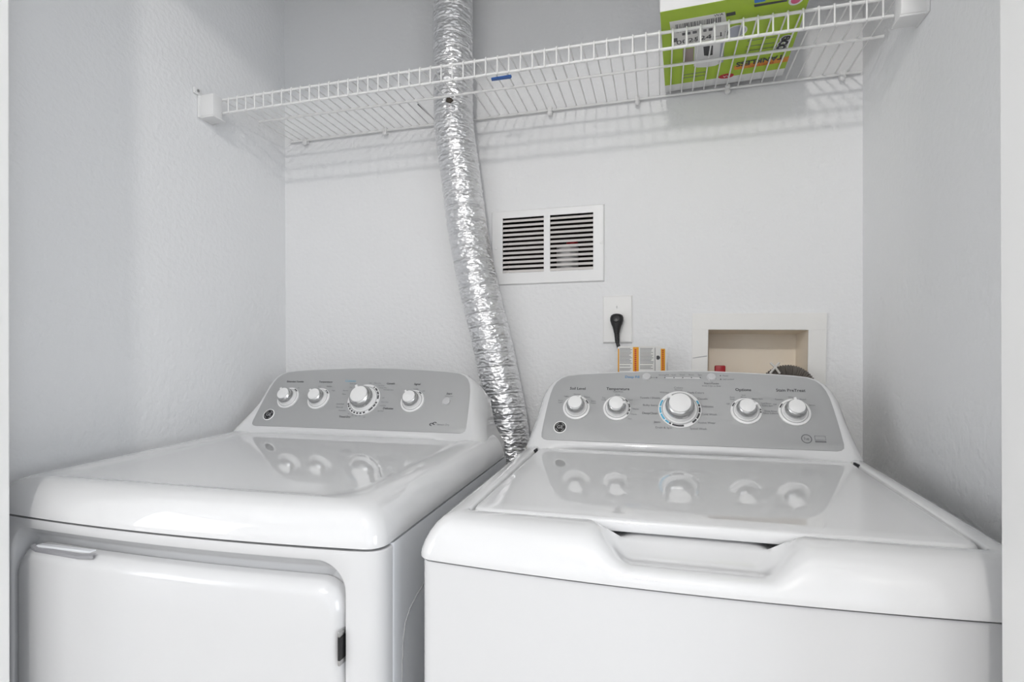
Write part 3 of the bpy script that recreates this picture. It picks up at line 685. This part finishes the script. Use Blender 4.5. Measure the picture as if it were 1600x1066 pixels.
for k in range(13):
    rr = .0068 - .0014*k/12 + (.0004 if k % 2 else -.0003); rings_.append(ell(rc.x + .0012*k/12, py_, pz - .033 - .0022*k, rr, rr, 14))
MB().loft(rings_).build('strain_relief', M['black'], pl, 30)
MB().tube([(rc.x + .0012, py_, pz - .058), (rc.x + .006, py_ - .002, pz - .075), (rc.x + .014, py_ - .005, pz - .10), (rc.x + .022, py_ - .01, 1.0), (rc.x + .03, 1.33, .7), (rc.x + .05, 1.26, .55)], .0044, 12).build('cord', M['black'], pl, 50)
# warning tag clipped to the cord
ty = 1.330
def tp(px, py, dy=0): return onY(px, py, ty + dy)
tgl = [(964.5, 543.5), (968, 541.8), (985, 541.2), (1005, 541.4), (1025, 541.6), (1034, 542.2), (1039, 545), (1041, 551), (1041.5, 560), (1041, 572), (1040, 580), (1036, 588), (1025, 593), (1005, 594), (985, 595), (969, 596)]
ycurve = lambda x: .010 * ((x + .085) / .06)**2 - .0
def tpt(px, py, off=0):
    p = tp(px, py); return Vector((p.x, p.y + .012*((px - 995)/45)**2 - off, p.z))
def strip(mb, px0, px1, py0, py1, off, n=10):
    for i in range(n):
        a = px0 + (px1-px0)*i/n; b = px0 + (px1-px0)*(i+1)/n
        mb.add([tpt(a, py0, off), tpt(b, py0, off), tpt(b, py1, off), tpt(a, py1, off)], [(0, 1, 2, 3)])
tg = thing('cord_tag', 'white and orange warning tag on the cord behind the washing machine', 'tag', tp(1003, 590))
tm = MB(); cols_ = []
for i in range(25):
    px = 964.5 + 77*i/24; e = max(0, (px - 1030)/11.5); top = 541.3 + 7*e**2.2 + (1.5 if i == 0 else 0); bot = 596 - 8*e**2
    cols_.append([tpt(px, top, .0), tpt(px, bot, .0), tpt(px, bot, -.0008), tpt(px, top, -.0008)])
tm.loft(cols_).build('tag_card', M['tagw'], tg, 30)
o1 = MB(); strip(o1, 989, 998, 542.6, 595, .0006, 4); o1.build('orange_stripe', M['orange'], tg)
o2 = MB(); strip(o2, 1032.5, 1039.3, 545, 590, .0006, 4); o2.build('orange_edge', M['orange'], tg)
o3 = MB()
strip(o3, 1023, 1023.8, 543.5, 595, .0007, 1)
for cx0, cx1 in ((968, 988), (1000, 1022)):
    for r_ in range(17):
        y_ = 544.2 + r_*2.1
        if r_ > 6 and random.random() < .25: continue
        strip(o3, cx0, cx1 - random.random()*5, y_, y_ + .75, .0007, 4)
o3.build('tag_print', M['inkg'], tg)
o4 = MB()
for y_ in range(546, 592, 3): strip(o4, 991.5, 994.5, y_, y_ + 2, .0009, 1); strip(o4, 1034.5, 1037, y_ + 1, y_ + 2.6, .0009, 1)
o4.build('tag_warning_print', M['redink'], tg)
o5 = MB(); c = tpt(1028, 559, .0009); o5.add([c + Vector((.005*math.cos(R(30*k)), 0, .005*math.sin(R(30*k)))) for k in range(12)], [tuple(range(12))]); o5.build('tag_symbol', M['ink'], tg)
o6 = MB(); strip(o6, 965.2, 967.2, 545, 594, .0006, 1); o6.build('tag_edge_stripe', M['orange'], tg)

# ------------------------------------------------------------------ washer supply box, valve, drain hose
ox0, ox1, oz0, oz1 = .0727, .3665, .99, 1.2602
sbx = thing('supply_box', 'recessed white laundry supply box with cream interior in the back wall', 'outlet box', (.22, DW, 1.1))
fm = MB(); ring_frame(fm, (ox0, ox1, oz0, oz1), [WB], DW - .007, DW + .002)
fm.build('box_frame', M['boxw'], sbx, bevel=.0006)
ib = MB().loft([[(x, y, z) for x, z in ((WB[0]+e, WB[2]+e), (WB[1]-e, WB[2]+e), (WB[1]-e, WB[3]-e), (WB[0]+e, WB[3]-e))] for y, e in ((DW - .006, .0003), (DW + .085, .006))], False, True)
ib.build('box_recess', M['cream'], sbx)
sm = [onY(x, y, DW - .0074) for x, y in ((1081.5, 561), (1090, 559.2), (1104, 557), (1104, 558.6), (1092, 560.3), (1082, 561.8))]
MB().loft([[Vector((p.x, p.y + .0006, p.z)) for p in sm], sm]).build('scuff_mark', M['groove'], sbx)
sbx.rotation_euler.y = R(1.0)
vv = thing('water_valve', 'red-handled water valve inside the recessed supply box', 'valve', (.14, 1.44, 1.05))
vp = onY(1125, 579, 1.435)
MB().box((vp.x - .0125, 1.428, vp.z - .03), (vp.x + .0125, 1.444, vp.z + .0125)).build('valve_handle', M['red'], vv, bevel=.003, smooth=40)
MB().lathe([(.012, 0), (.012, .05), (.009, .052), (.009, .07)], 20, lambda a, b, h: (vp.x + a, 1.446 + b, 1.033 + h)).build('valve_body', M['brass'], vv, 40)
dh = thing('drain_hose', 'dark grey ribbed drain hose arching before the recessed supply box', 'hose', (.28, 1.35, .6))
hc = onY(1230, 570, 1.36); Rb = .047; hx, hz = hc.x, hc.z - Rb - .0165
hpts = []
for k in range(0, 31): hpts.append(Vector((hx - Rb, 1.36, hz - .45 + .45*k/30)))
for k in range(1, 60): a = math.pi - math.pi*k/60; hpts.append(Vector((hx + Rb*math.cos(a), 1.36 - .004*math.sin(a), hz + Rb*math.sin(a))))
for k in range(0, 8): hpts.append(Vector((hx + Rb, 1.36, hz - .006*k)))
hh = catmull(hpts, .0012); rad = []; s = 0
for i, p in enumerate(hh):
    if i: s += (p - hh[i-1]).length
    rad.append(.0155 + .0013*math.cos(2*math.pi*s/.0042))
MB().tube(hh, rad, 24).build('ribbed_hose', M['hose'], dh, 70)
za = onY(1211, 574, 1.338)
for sg in (-1, 1):
    MB().tube([za + Vector((sg*.009, .003, .010)), za + Vector((0, -.002, .0)), za + Vector((-sg*.010, .002, -.014))], .0026, 8).build('zip_tie', M['hosew'], dh, 60)
